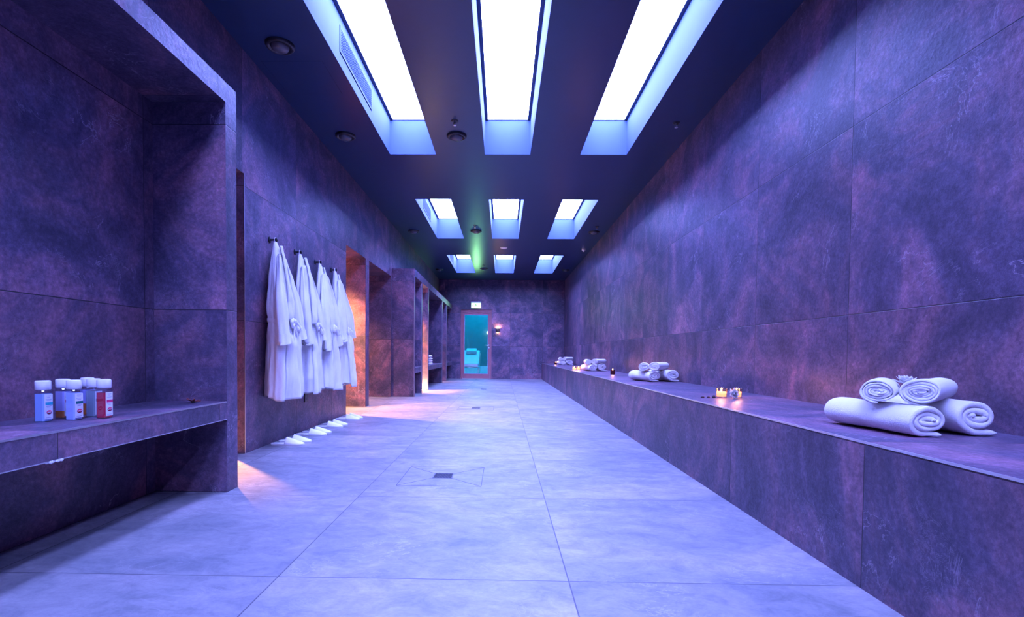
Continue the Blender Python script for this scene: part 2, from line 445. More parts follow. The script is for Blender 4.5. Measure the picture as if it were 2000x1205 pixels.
air_vent(12.55, 13.45, 3.12, 3.32, 'slatted air vent in the side of the farthest left light box')

# ------------------------------------------------------------------ ceiling fittings
def disc_fixture():
    t = thing('ceiling_spotlight', 'x', 'ceiling fixture', (0, 0, HC), 0, 'round black ceiling fixtures')
    b = MB(); b.lathe([(0, -0.012), (0.072, -0.012), (0.078, -0.022), (0.094, -0.022), (0.101, -0.014), (0.104, 0)][::1], 40)
    b.build('trim_ring', M['black'], t)
    b = MB(); b.lathe([(0, -0.050), (0.025, -0.048), (0.048, -0.041), (0.062, -0.029), (0.066, -0.018), (0.066, -0.012)], 36)
    b.build('domed_lens', M['lens'], t)
    return t
DISCS = [(-1.656, 3.81, 'nearest round black ceiling fixture, beside the left light box and above the niche'),
         (-1.653, 5.38, 'round black ceiling fixture above the hanging bathrobes, next after the nearest'),
         (-0.494, 5.377, 'round black ceiling fixture between the left and centre boxes of the nearest row'),
         (-0.502, 9.512, 'round black ceiling fixture between the left and centre boxes of the second row'),
         (-1.66, 9.535, 'small round black ceiling fixture left of the second row of light boxes'),
         (1.667, 9.549, 'round black ceiling fixture right of the second row near the bench wall'),
         (-0.51, 13.659, 'far round black ceiling fixture between left and centre boxes of the last row'),
         (1.677, 13.83, 'tiny far round ceiling fixture right of the last row of light boxes'),
         (-1.718, 13.87, 'tiny far round ceiling fixture left of the last row of light boxes')]
d0 = disc_fixture()
for k, (x, y, l) in enumerate(DISCS):
    if k == 0: d0.location = (x, y, HC); d0['label'] = l
    else: dup(d0, (x, y, HC), 0, l)
def sprinkler():
    t = thing('fire_sprinkler', 'x', 'sprinkler', (0, 0, HC), 0, 'fire sprinklers in the ceiling')
    b = MB(); b.lathe([(0, -0.004), (0.022, -0.006), (0.034, -0.004), (0.036, 0)], 24); b.build('escutcheon', M['black'], t)
    b = MB(); b.lathe([(0.009, -0.02), (0.009, -0.004)], 12)
    b.tube([(0.009, 0, -0.018), (0.014, 0, -0.03), (0.004, 0, -0.044)], 0.0022, 6); b.tube([(-0.009, 0, -0.018), (-0.014, 0, -0.03), (-0.004, 0, -0.044)], 0.0022, 6)
    b.lathe([(0, -0.045), (0.003, -0.045), (0.003, -0.02), (0, -0.02)], 8)
    b.build('sprinkler_frame', M['steel'], t)
    b = MB(); b.lathe([(0, -0.049), (0.016, -0.047), (0.017, -0.0455), (0, -0.045)], 20); b.build('deflector', M['steel'], t)
    return t
SPR = [(-0.483, 5.038, 'small fire sprinkler just before the round fixture between the nearest light boxes'),
       (-0.499, 9.097, 'small fire sprinkler before the round fixture between the second-row light boxes'),
       (-0.506, 13.186, 'tiny far fire sprinkler between the last-row light boxes'),
       (1.669, 5.077, 'fire sprinkler alone near the top of the right wall, beside the nearest light box'),
       (1.646, 9.131, 'small fire sprinkler near the right wall beside the second row')]
s0 = sprinkler()
for k, (x, y, l) in enumerate(SPR):
    if k == 0: s0.location = (x, y, HC); s0['label'] = l
    else: dup(s0, (x, y, HC), 0, l)
b = MB(); b.lathe([(0, -0.022), (0.05, -0.02), (0.075, -0.008), (0.078, 0)], 32)
o = b.build('smoke_detector', M['white']); o.location = (0.011, 11.0, HC)
tag(o, 'flat white round detector on the ceiling between second and last row of lights', 'detector')
t = thing('motion_sensor', 'white motion sensor on the ceiling beside the right wall', 'sensor', (1.719, 11.07, HC))
b = MB(); b.lathe([(0, -0.045), (0.03, -0.045), (0.04, -0.04), (0.042, 0)], 28); b.build('sensor_body', M['white'], t)
b = MB(); b.lathe([(0, -0.068), (0.016, -0.064), (0.026, -0.052), (0.028, -0.045)], 24); b.build('domed_lens', M['white'], t)
b = MB()   # flush access hatch: a frame line and the panel
b.box(-0.235, 0.235, -0.25, 0.25, -0.0012, 0)
t = b.build('ceiling_access_hatch', M['ceil']); t.location = (-1.655, 4.27, HC-0.0003)
tag(t, 'flush square access hatch in the ceiling behind the nearest round fixture', 'hatch')
b = MB()
for q in ((-0.238, 0.238, -0.253, -0.250), (-0.238, 0.238, 0.250, 0.253), (-0.238, -0.235, -0.25, 0.25), (0.235, 0.238, -0.25, 0.25)):
    b.box(*q, -0.0006, 0)
b.build('hatch_joint', M['darkgap'], t)

# ------------------------------------------------------------------ right-hand bench
t = thing('tiled_bench', 'long low bench clad in dark stone slabs along the right wall', 'bench', (0, 0, 0))
b = MB(); b.box(XB, XR, YBACK, YF, 0.0, HB-0.012, axis=True); b.build('bench_base', M['bench'], t)
b = MB(); b.box(XB+0.0035, XR, YBACK, YF, HB-0.012, HB, axis=True); b.build('seat_slab', M['bench'], t)
b = MB(); b.box(XB-0.001, XB+0.0045, YBACK, YF, HB-0.007, HB+0.0012); b.build('edge_profile', M['chrome'], t, 0.0016, label='thin bright metal edge strip')

# ------------------------------------------------------------------ left niches
t = thing('tiled_niche_bench', 'large near niche with shelf bench, clad in dark stone, holding the bottles', 'niche', (0, 0, 0), 0, 'tiled niches with bench shelves')
Y0, Y1, YI = -1.0, 2.905, 2.795
b = MB(); b.box(XL, XU, YI, Y1, 0, 2.238, axis=True); b.build('end_panel', M['niche'], t)
b = MB(); b.box(XL, XU, Y0, Y0+0.11, 0, 2.238, axis=True); b.build('end_panel', M['niche'], t)
b = MB(); b.box(XL, XU, Y0+0.11, YI, 2.131, 2.238, axis=True); b.build('top_panel', M['niche'], t)
b = MB(); b.box(XL+0.001, -1.916, Y0+0.11, YI, 0, 2.131, axis=True); b.build('back_panel', M['niche'], t)
b = MB(); b.box(-1.916, XU-0.001, Y0+0.11, YI, 0.403, 0.503, axis=True); sh = b.build('bench_shelf', M['niche'], t)
b = MB(); b.box(XU-0.008, XU+0.0005, Y0+0.11, YI, 0.497, 0.5037); b.box(XU-0.006, XU, Y0+0.11, YI, 0.4022, 0.406)
b.build('edge_profile', M['steel'], sh)
b = MB(); rnd = random.Random(4)   # leftover adhesive squeezed out under the front edge
for k in range(12):
    y = 1.675 + 0.0052*k
    r = 0.0022 + 0.0035*rnd.random()
    b.lathe([(0, -r*1.2), (r*0.8, -r*0.6), (r, 0.0), (r*0.6, r)], 8, c=(XU-0.003+0.004*rnd.random(), y, 0.401), sx=0.6, sy=1.6)
b.build('adhesive_residue', M['white'], sh, label='bits of pale adhesive under the shelf edge')

t = thing('tiled_niche_bench', 'far row of tall tiled niches projecting from the left wall, near the glass door', 'niche', (0, 0, 0), 0, 'tiled niches with bench shelves')
P2 = [(9.05, 9.135), (9.88, 9.99), (10.745, 10.86), (13.26, 13.36), (14.262, 14.37)]
HT = 2.262
for k, (a, c) in enumerate(P2):
    b = MB(); b.box(XL, XU2, a, c, 0, HT-0.13, axis=True); b.build('upright_panel', M['niche2'], t)
b = MB(); b.box(XL, XU2, 9.05, YF-0.001, HT-0.13, HT, axis=True); b.build('top_beam', M['niche2'], t)
for a, c in ((9.135, 9.88), (10.86, 13.26), (14.37, YF-0.001)):
    b = MB(); b.box(XL+0.001, -1.92, a, c, 0, HT-0.13, axis=True); b.build('back_panel', M['niche2'], t)
    b = MB(); b.box(-1.92, XU2-0.001, a, c, 0.415, 0.52, axis=True); sh = b.build('bench_shelf', M['niche2'], t)
    b = MB(); b.box(XU2-0.007, XU2+0.0005, a, c, 0.514, 0.5206); b.build('edge_profile', M['steel'], sh)
for a, c in P2:
    b = MB(); b.box(XU2-0.004, XU2+0.001, a-0.0005, a+0.006, 0, HT-0.13); b.build('edge_profile', M['steel'], t)

# warm downlights inside the side passages (recessed in their low ceilings)
def passage_light(x, y, energy, label, ang=130, size=0.03, rot=(0, 0, 0), blend=0.7):
    t = thing('recessed_downlight', label, 'downlight', (x, y, HD), 0, 'warm downlights in the side passages')
    b = MB(); b.lathe([(0.030, 0.0), (0.034, -0.004), (0.042, -0.004), (0.044, 0)], 24); b.build('trim_ring', M['white'], t)
    b = MB(); b.lathe([(0, -0.001), (0.030, -0.001)], 24); b.build('lens', glow('warm_lens', (1, 0.62, 0.3), 8), t)
    lamp('warm_lamp', 'SPOT', (0, 0, -0.012), energy, WARM, size, rot, t, spot_size=math.radians(ang), spot_blend=blend)
passage_light(-2.55, 4.30, 2300, 'warm downlight hidden in the first side passage, after the near niche', 98, 0.02, blend=1.0)
passage_light(-2.62, 6.72, 1250, 'warm downlight hidden in the passage just after the bathrobes', 124, 0.02, blend=1.0)
passage_light(-2.70, 7.95, 420, 'warm downlight hidden in the wide passage before the far niches', 118, 0.02, blend=1.0)
passage_light(-2.10, 10.50, 1700, 'warm downlight hidden in the passage between the far niches', 80, 0.02, blend=1.0)
passage_light(-2.6, 13.8, 350, 'warm downlight hidden in the last side passage', 110, 0.02, blend=1.0)
t = thing('floor_light_strip', 'bright warm light strip at floor level in the passage between far niches', 'light', (-1.95, 10.72, 0))
b = MB(); b.box(-0.28, 0.36, -0.07, -0.04, 0, 0.012); b.build('strip_profile', M['steel'], t)
b = MB(); b.box(-0.275, 0.355, -0.068, -0.042, 0.012, 0.016); b.build('light_diffuser', glow('warm_strip', (1.0, 0.66, 0.30), 900), t)

# ------------------------------------------------------------------ glass door, exit sign, wall lamp
d = bpy.data.objects.new('door_1', None); COL.objects.link(d); d.location = (DX0, YF, 0); d['kind'] = 'structure'
DW = DX1-DX0
b = MB(); b.box(0.002, 0.055, 0.03, 0.16, 0, HD-0.002); b.box(DW-0.055, DW-0.002, 0.03, 0.16, 0, HD-0.002); b.box(0.055, DW-0.055, 0.03, 0.16, HD-0.095, HD-0.002)
b.build('door_frame', M['door_wood'], d)
b = MB(); z1 = HD-0.100
b.box(0.058, 0.110, 0.05, 0.09, 0.006, z1); b.box(DW-0.110, DW-0.058, 0.05, 0.09, 0.006, z1)
b.box(0.110, DW-0.110, 0.05, 0.09, 0.006, 0.145); b.box(0.110, DW-0.110, 0.05, 0.09, z1-0.05, z1)
leaf = b.build('door_leaf', M['door_wood'], d, 0.003)
b = MB()
for q in ((0.110, 0.120, 0.145, z1-0.05), (DW-0.120, DW-0.110, 0.145, z1-0.05), (0.120, DW-0.120, 0.145, 0.155), (0.120, DW-0.120, z1-0.06, z1-0.05)):
    b.box(q[0], q[1], 0.044, 0.060, q[2], q[3])
b.build('glazing_bead', flat('glazing_bead_paint', (0.45, 0.42, 0.62), 0.4), leaf)
b = MB(); b.box(0.118, DW-0.118, 0.066, 0.072, 0.15, z1-0.055); b.build('glass_pane', M['glass'], leaf)
b = MB(); hx = DW-0.083
b.lathe([(0, 0), (0.026, 0.0), (0.026, 0.006), (0, 0.008)], 20, mat=Matrix.Translation((hx, 0.05, 1.03)) @ Matrix.Rotation(PI/2, 4, 'X'))
b.tube([(hx, 0.05, 1.03), (hx, 0.0, 1.03), (hx-0.012, -0.012, 1.03), (hx-0.13, -0.012, 1.03)], 0.010, 10)
b.lathe([(0, 0), (0.026, 0.0), (0.026, 0.006), (0, 0.008)], 20, mat=Matrix.Translation((hx, 0.05, 0.955)) @ Matrix.Rotation(PI/2, 4, 'X'))
b.build('door_handle', M['chrome'], leaf)

t = thing('exit_sign', 'glowing green and white exit sign above the glass door', 'exit sign', (-0.816, YF, 2.165))
b = MB(); b.box(-0.155, 0.155, -0.055, 0, 0.158, 0.20); b.box(-0.155, 0.155, -0.012, 0, 0, 0.158); b.build('sign_housing', M['white'], t, 0.004)
b = MB(); b.box(-0.145, 0.145, -0.045, -0.014, 0.0, 0.157); b.build('sign_panel', glow('exit_sign_glow', (0.62, 1.0, 0.48), 1.7), t)
b = MB(); G = -0.0462   # running figure, doorway and arrow, all green
def dot(cx, cz, r):
    b.lathe([(0, 0), (r, 0), (r, 0.0012), (0, 0.0012)], 16, mat=Matrix.Translation((cx, -0.045, cz)) @ Matrix.Rotation(PI/2, 4, 'X'))
def limb(x0, z0, x1, z1, w_):
    dx, dz = x1-x0, z1-z0; L = math.hypot(dx, dz)
    m = Matrix.Translation(((x0+x1)/2, G+0.0006, (z0+z1)/2)) @ Matrix.Rotation(-math.atan2(dz, dx), 4, 'Y'); b.xbox(m, L, 0.0012, w_)
dot(-0.006, 0.130, 0.012)
limb(-0.008, 0.116, 0.002, 0.075, 0.020); limb(0.002, 0.078, 0.026, 0.058, 0.011); limb(0.026, 0.060, 0.020, 0.028, 0.010)
limb(0.000, 0.076, -0.018, 0.048, 0.011); limb(-0.018, 0.048, -0.044, 0.040, 0.010); limb(-0.008, 0.112, 0.022, 0.098, 0.008); limb(-0.010, 0.112, -0.030, 0.092, 0.008)
SYM = glow('exit_symbol_green', (0.01, 0.30, 0.07), 0.35)
b.build('running_figure_symbol', SYM, t)
b = MB(); limb(0.045, 0.020, 0.045, 0.140, 0.006); limb(0.045, 0.138, 0.095, 0.138, 0.006); limb(0.095, 0.020, 0.095, 0.140, 0.006); b.build('doorway_symbol', SYM, t)
b = MB(); limb(-0.120, 0.080, -0.080, 0.080, 0.008); limb(-0.120, 0.080, -0.104, 0.096, 0.008); limb(-0.120, 0.080, -0.104, 0.064, 0.008); b.build('arrow_symbol', SYM, t)
lamp('exit_sign_light', 'AREA', (0, -0.06, 0.08), 4.8, (0.35, 1.0, 0.40), 0.15, (-PI/2, 0, 0), t)

t = thing('wall_sconce', 'small half-round wall lamp glowing warm beside the glass door', 'wall lamp', (-0.148, YF, 1.43))
b = MB(); n = 20
rows = []
for z, r in ((0.0, 0.045), (0.0, 0.050), (0.06, 0.055), (0.12, 0.058), (0.12, 0.053), (0.03, 0.047)):
    rows.append([(r*math.cos(PI+PI*k/n), r*0.95*math.sin(PI+PI*k/n), z) for k in range(n+1)])
b.grid(rows); b.build('shade', flat('bronze', (0.20, 0.14, 0.10), 0.35, 0.6), t)
b = MB(); b.box(-0.05, 0.05, -0.012, 0, 0.01, 0.11); b.build('back_plate', M['black'], t)
b = MB(); b.lathe([(0, 0.05), (0.011, 0.055), (0.013, 0.080), (0.008, 0.092), (0, 0.094)], 16, c=(0, -0.028, 0)); b.build('bulb', glow('warm_bulb', (1, 0.72, 0.35), 14), t)
lamp('sconce_up_light', 'POINT', (0, -0.028, 0.108), 7.0, (1, 0.60, 0.25), 0.02, None, t)
lamp('sconce_down_light', 'POINT', (0, -0.028, 0.008), 2.0, (1, 0.60, 0.25), 0.02, None, t)

# ------------------------------------------------------------------ beyond the door: lounger and a little lamp
t = thing('lounge_chair', 'pale reclining lounge chair seen through the glass door', 'lounger', (-1.10, 17.2, 0))
b = MB(); W = 0.30
prof = [(-0.15, 0.33), (0.65, 0.35), (1.05, 0.62), (1.30, 0.80)]
def pad(mb, prof, w_, th, lift=0.0):
    rows = []
    for x in (-w_, -w_*0.97, -w_*0.9, 0, w_*0.9, w_*0.97, w_):
        e = 0.35 if abs(x) >= w_*0.999 else (0.8 if abs(x) > w_*0.95 else 1.0)
        up = [(x, y, z+lift+th*0.5+th*0.5*e) for y, z in prof]; dn = [(x, y, z+lift+th*0.5-th*0.5*e) for y, z in reversed(prof)]
        rows.append(up+dn)
    mb.grid(rows, closed=True, cap=True, smooth=False)
pad(b, prof, W, 0.09); b.build('cushion', M['white'], t, 0.01)
b = MB(); pad(b, [(1.08, 0.74), (1.22, 0.84)], W*0.62, 0.10, 0.02); b.build('head_pillow', M['white'], t, 0.02)
b = MB(); b.tube([(-W-0.01, -0.16, 0.31), (-W-0.01, 0.66, 0.33), (-W-0.01, 1.30, 0.78)], 0.018, 8); b.tube([(W+0.01, -0.16, 0.31), (W+0.01, 0.66, 0.33), (W+0.01, 1.30, 0.78)], 0.018, 8)
b.tube([(-W, -0.14, 0.31), (W, -0.14, 0.31)], 0.018, 8); b.build('chair_frame', M['chrome'], t)
for sx in (-1, 1):
    for y0, y1 in ((-0.05, -0.12), (0.75, 0.95)):
        b = MB(); b.tube([(sx*W, y0, 0.32 if y0 < 0 else 0.40), (sx*W, y1, 0.0)], 0.014, 8); b.build('leg', M['chrome'], t)
t = thing('globe_lamp', 'tiny pale globe lamp glowing behind the door glass', 'lamp', (-0.545, 19.42, 1.56))
b = MB(); b.lathe([(0, -0.06), (0.04, -0.045), (0.06, 0), (0.04, 0.045), (0, 0.06)], 20); b.build('globe', glow('cool_globe', (0.55, 1.0, 0.95), 3), t)
b = MB(); b.box(-0.02, 0.02, 0.05, 0.08, -0.02, 0.02); b.build('wall_bracket', M['white'], t)

# ------------------------------------------------------------------ floor drains
def drain():
    t = thing('floor_drain', 'x', 'drain', (0, 0, 0), 0, 'square floor drains')
    b = MB(); R_ = 0.25; r_ = 0.062; w_ = 0.0016
    def seg(x0, y0, x1, y1):
        L = math.hypot(x1-x0, y1-y0); m = Matrix.Translation(((x0+x1)/2, (y0+y1)/2, 0.0003)) @ Matrix.Rotation(math.atan2(y1-y0, x1-x0), 4, 'Z'); b.xbox(m, L, w_*2, 0.0006)
    for k in range(4):
        c, s_ = [(1, 1), (-1, 1), (-1, -1), (1, -1)][k], [(-1, 1), (-1, -1), (1, -1), (1, 1)][k]
        seg(c[0]*R_, c[1]*R_, s_[0]*R_, s_[1]*R_); seg(c[0]*R_, c[1]*R_, c[0]*r_, c[1]*r_)
    b.build('cut_joints', flat('dark_grout', (0.09, 0.085, 0.12), 0.8) if 'grout' not in M else M['grout'], t)
    b = MB()
    for q in ((-r_, r_, -r_, -r_+0.005), (-r_, r_, r_-0.005, r_), (-r_, -r_+0.005, -r_, r_), (r_-0.005, r_, -r_, r_)): b.box(*q, 0, 0.0022)
    b.build('drain_rim', flat('drain_rim_steel', (0.12, 0.12, 0.16), 0.5, 0.3), t)
    b = MB(); b.box(-r_+0.005, r_-0.005, -r_+0.005, r_-0.005, 0.0001, 0.0006); b.build('drain_well', M['black'], t)
    b = MB()
    for k in range(-5, 6):
        for sgn in (1, -1):
            o_ = k*0.018; L = (2*(r_-0.006)-abs(o_))*1.0
            if L <= 0.01: continue
            # diagonal bars clipped to the square
            cx_, cy_ = o_/2, sgn*(-o_/2)
            L = math.sqrt(2)*(2*(r_-0.006)-abs(o_))
            m = Matrix.Translation((cx_, cy_, 0.0014)) @ Matrix.Rotation(sgn*PI/4, 4, 'Z'); b.xbox(m, L, 0.0035, 0.0012)
    b.build('drain_grate', flat('dark_steel', (0.035, 0.04, 0.07), 0.5, 0.2), t)
    return t
dr = drain()
for k, (x, y, l) in enumerate([(-0.367, 3.236, 'nearest square floor drain with diamond grate set in a cut slab'),
                               (-0.367, 7.29, 'second square floor drain, beyond the slippers'),
                               (-0.40, 11.18, 'farthest tiny floor drain, before the glass door')]):
    if k == 0: dr.location = (x, y, 0); dr['label'] = l
    else: dup(dr, (x, y, 0), 0, l)

# ------------------------------------------------------------------ robes and hooks
def robe_hook():
    t = thing('robe_hook', 'x', 'hook', (XL, 0, 1.715), 0, 'black wall hooks')
    ry = Matrix.Rotation(PI/2, 4, 'Y')
    b = MB(); b.lathe([(0, 0), (0.027, 0), (0.027, 0.006), (0.022, 0.009), (0, 0.009)], 24, mat=ry); b.build('rosette', M['black'], t)
    b = MB(); b.lathe([(0.009, 0.008), (0.008, 0.045), (0.010, 0.055)], 16, mat=ry)
    b.lathe([(0, 0.052), (0.014, 0.052), (0.017, 0.057), (0.016, 0.066), (0, 0.069)], 20, mat=ry); b.build('hook_peg', M['black'], t)
    return t
HK = [4.29, 4.815, 5.34, 5.84]
hk = robe_hook()
names = ['nearest', 'second', 'third', 'farthest']
for k, y in enumerate(HK):
    l = ['nearest black wall hook, holding the first bathrobe', 'second black wall hook from the near niche, under a bathrobe loop',
         'third black wall hook from the near niche, under a bathrobe loop', 'farthest black wall hook, beside the warm lit passage'][k]
    if k == 0: hk.location = (XL, y, 1.715); hk['label'] = l
    else: dup(hk, (XL, y, 1.715), 0, l)

def lerp(tab, z):
    """tab: (z, value) pairs from high z to low z"""
    if z >= tab[0][0]: return tab[0][1]
    for (za, a), (zb, c) in zip(tab, tab[1:]):
        if z >= zb:
            k = (za-z)/(za-zb); k = k*k*(3-2*k)*0.4+k*0.6; return a+(c-a)*k
    return tab[-1][1]
def robe(y0, label, seed, zb=0.40, lean=0.0, belt=1.03, flare=1.0, side=-1, sleeve_end=0.83, tail2=False):
    rnd = random.Random(seed); ph = [rnd.random()*6.28 for _ in range(8)]
    t = thing('bathrobe', label, 'bathrobe', (XL, y0, zb), 0, 'white bathrobes hanging on the wall')
    Wt = [(1.70, 0.018), (1.64, 0.040), (1.55, 0.085), (1.40, 0.135), (1.20, 0.175), (belt, 0.185), (0.80, 0.205), (0.3, 0.235*flare)]
    Dt = [(1.70, 0.022), (1.64, 0.040), (1.55, 0.060), (1.40, 0.085), (1.20, 0.115), (belt, 0.128), (0.85, 0.150), (0.3, 0.165)]
    def surf(a, z, extra=0.0, hem=0.0):
        w_, d_ = lerp(Wt, z), lerp(Dt, z)
        f = min(1, max(0, (1.68-z)/0.5)); low = min(1, max(0, (1.05-z)/0.6))
        A = 0.010*f+0.013*low
        cinch = 0.012*math.exp(-((z-belt)/0.05)**2)
        q = A*(math.sin(4*a+ph[0]+1.2*z)+0.7*math.sin(7*a+ph[1]-2.0*z)+0.45*math.sin(13*a+ph[2]+3*z)) - cinch
        q += 0.013*f*noise.noise(Vector((math.cos(a)*1.8+seed, math.sin(a)*1.8+z*1.5, z*6.5)))+0.005*f*noise.noise(Vector((math.cos(a)*6+seed, math.sin(a)*6, z*16)))
        cx_ = 0.035 + d_*0.55
        x = cx_ + (d_*0.62+q+extra)*math.sin(a); y = (w_+q+extra)*math.cos(a) + lean*(1.7-z)
        return Vector((max(0.006, x), y, z-zb))
    b = MB(); rows = []; NZ, NA = 74, 96
    zs = [1.695-(1.695-zb)*k/(NZ-1) for k in range(NZ)]
    for i, z in enumerate(zs):
        row = []
        for k in range(NA):
            a = 2*PI*k/NA
            p = surf(a, z)
            u_ = i/(NZ-1)
            p.z += u_*u_*0.016*math.sin(a+ph[3])+u_**3*0.010*math.sin(3*a+ph[4])
            row.append(p)
        rows.append(row)
    # hem turned inwards
    rows.append([Vector((0.05+(p.x-0.05)*0.93, p.y*0.95, p.z+0.02)) for p in rows[-1]])
    b.grid(rows, closed=True); b.grid([rows[0], [Vector((0.05, 0, 1.70-zb))]*NA], closed=True)
    b.build('robe_body', M['robe'], t)
    # overlapping front panel with a turned edge
    b = MB(); fr = []
    for i, z in enumerate(zs[6:]):
        row = []
        u_ = i/(len(zs)-7)
        for k in range(14):
            a = PI/2 + side*(0.55 - 0.95*(k/13)) - side*0.25*u_
            row.append(surf(a, z-0.015*u_, 0.007+0.006*math.sin(k/13*PI)))
        fr.append(row)
    b.grid(fr); o = b.build('front_panel', M['robe'], t); m = o.modifiers.new('solid', 'SOLIDIFY'); m.thickness = 0.008; m.offset = -1
    # shawl collar
    b = MB(); fr = []
    for i in range(40):
        z = 1.66-(1.66-belt-0.01)*i/39; u_ = i/39; row = []
        for k in range(8):
            a = PI/2 - side*(0.15+0.28*u_) + side*(0.32+0.12*math.sin(u_*PI))*(k/7)
            row.append(surf(a, z, 0.014+0.010*math.sin(k/7*PI)))
        fr.append(row)
    b.grid(fr); o = b.build('collar', M['robe'], t); m = o.modifiers.new('solid', 'SOLIDIFY'); m.thickness = 0.012; m.offset = -1
    # sleeves
    for sd, ze, ax in ((-1, sleeve_end, 0.93), (1, sleeve_end+0.05, 0.95)):
        b = MB(); rows = []; N = 34
        for i in range(N):
            u_ = i/(N-1); z = 1.56-(1.56-ze)*u_
            w_ = lerp(Wt, z)
            r1 = 0.022+0.056*min(1, u_*1.5)+0.010*math.sin(u_*9+ph[5]); r2 = 0.016+0.026*min(1, u_*1.6)
            cy_ = sd*(w_*ax - 0.02 + 0.01*u_) + lean*(1.7-z)
            cx_ = 0.035+lerp(Dt, z)*0.55+lerp(Dt, z)*0.62*math.sqrt(max(0, 1-(ax*0.82)**2))+0.012
            row = []
            for k in range(28):
                a = 2*PI*k/28
                q = 0.006*math.sin(3*a+ph[6]+4*z)+0.004*math.sin(6*a+ph[7]-7*z)
                row.append(Vector((max(0.006, cx_+(r2+q)*math.sin(a)), cy_+(r1+q)*math.cos(a), z-zb+0.012*u_*math.cos(a))))
            rows.append(row)
        rows.append([Vector((p.x*0.9+0.1*rows[-1][7].x, p.y, p.z+0.03)) for p in rows[-1]])
        b.grid(rows, closed=True); b.grid([rows[0], [Vector((sum(p.x for p in rows[0])/28, sum(p.y for p in rows[0])/28, rows[0][0].z+0.03))]*28], closed=True)
        # turned-back cuff
        cf = [[Vector((p.x+(0.006 if p.x > 0.1 else 0.0), p.y*1.0, p.z)) for p in rows[k]] for k in range(N-5, N)]
        b.grid(cf, closed=True)
        b.build('sleeve', M['robe'], t)
    # belt, knot, bows and hanging ends
    b = MB(); pts = []
    for k in range(49):
        a = 2*PI*k/48; p = surf(a, belt+0.012*math.sin(a*1.0+ph[3]), 0.003); pts.append(p)
    rows = [[Vector((p.x, p.y, p.z+dz))+Vector((math.sin(2*PI*k/48), math.cos(2*PI*k/48), 0))*dx for k, p in enumerate(pts)] for dz, dx in ((-0.020, 0), (-0.012, 0.006), (0.012, 0.006), (0.020, 0))]
    b.grid(rows)
    o = b.build('belt', M['robe'], t)
    kp = surf(PI/2-0.10, belt, 0.030)
    b = MB()
    b.lathe([(0, -0.030), (0.022, -0.024), (0.034, 0), (0.022, 0.024), (0, 0.030)], 16, c=kp, sx=0.8)
    for s2, L in ((-1, 0.092+0.03*rnd.random()), (1, 0.060+0.03*rnd.random())):
        lp = [kp + Vector((0.012*math.sin(u*PI)+0.006, s2*L*math.sin(u*PI)*(0.75+0.2*u), -0.045*math.sin(u*2*PI)*0.5-(0.02+0.04*(s2 > 0))*math.sin(u*PI))) for u in [k/16 for k in range(17)]]
        b.tube(lp, [0.009+0.005*math.sin(u*9+ph[2])**2 for u in [k/16 for k in range(17)]], 8, flatten=1.9)
    b.build('bow_knot', M['robe'], o)
    for s2, L in ((-1, 0.24), (1, 0.19 if not tail2 else 0.30)):
        b = MB(); rows = []
        for i in range(14):
            u_ = i/13; y = kp.y + s2*(0.02+0.03*u_+0.008*math.sin(u_*7+ph[1])); z = kp.z-0.02-L*u_; x = kp.x+0.006-0.004*u_+0.005*math.sin(5*u_+ph[2])
            rows.append([Vector((x, y-0.018, z)), Vector((x+0.005, y-0.014, z)), Vector((x+0.006, y+0.014, z)), Vector((x, y+0.018, z)), Vector((x-0.004, y, z))])
        b.grid(rows, closed=True, cap=True); b.build('belt_end', M['robe'], o)
    # hanging loop over the peg
    b = MB(); b.tube([(0.045, -0.012, 1.655-zb), (0.046, -0.013, 1.70-zb), (0.047, 0.0, 1.732-zb), (0.046, 0.013, 1.70-zb), (0.045, 0.012, 1.655-zb)], 0.004, 8)
    b.build('hanging_loop', M['robe'], t)
    return t
robe(HK[0], 'nearest white bathrobe, hanging longest on the first hook with sleeve at its side', 11, zb=0.40, flare=1.05, side=-1, sleeve_end=0.84)
robe(HK[1], 'second white bathrobe from the near niche, belt tied in a loop', 23, zb=0.405, side=-1, sleeve_end=0.85, lean=0.01, tail2=True)
robe(HK[2], 'third white bathrobe, with belt ends dangling down its front', 37, zb=0.395, side=1, flare=0.95, sleeve_end=0.80, lean=-0.01)
robe(HK[3]-0.02, 'farthest white bathrobe, its hem overlapping the warm lit passage', 51, zb=0.40, side=1, flare=1.15, sleeve_end=0.90, lean=0.05)

t = thing('wall_socket', 'black power socket low on the wall beneath the bathrobes', 'socket', (XL, 5.08, 0.325))
b = MB(); b.box(0, 0.010, -0.045, 0.045, -0.045, 0.045); b.build('cover_plate', M['black'], t, 0.003)
b = MB(); b.lathe([(0, 0.0102), (0.019, 0.0102), (0.021, 0.012), (0.023, 0.0122), (0.024, 0.010)], 24, mat=Matrix.Rotation(PI/2, 4, 'Y')); b.build('socket_ring', M['lens'], t)

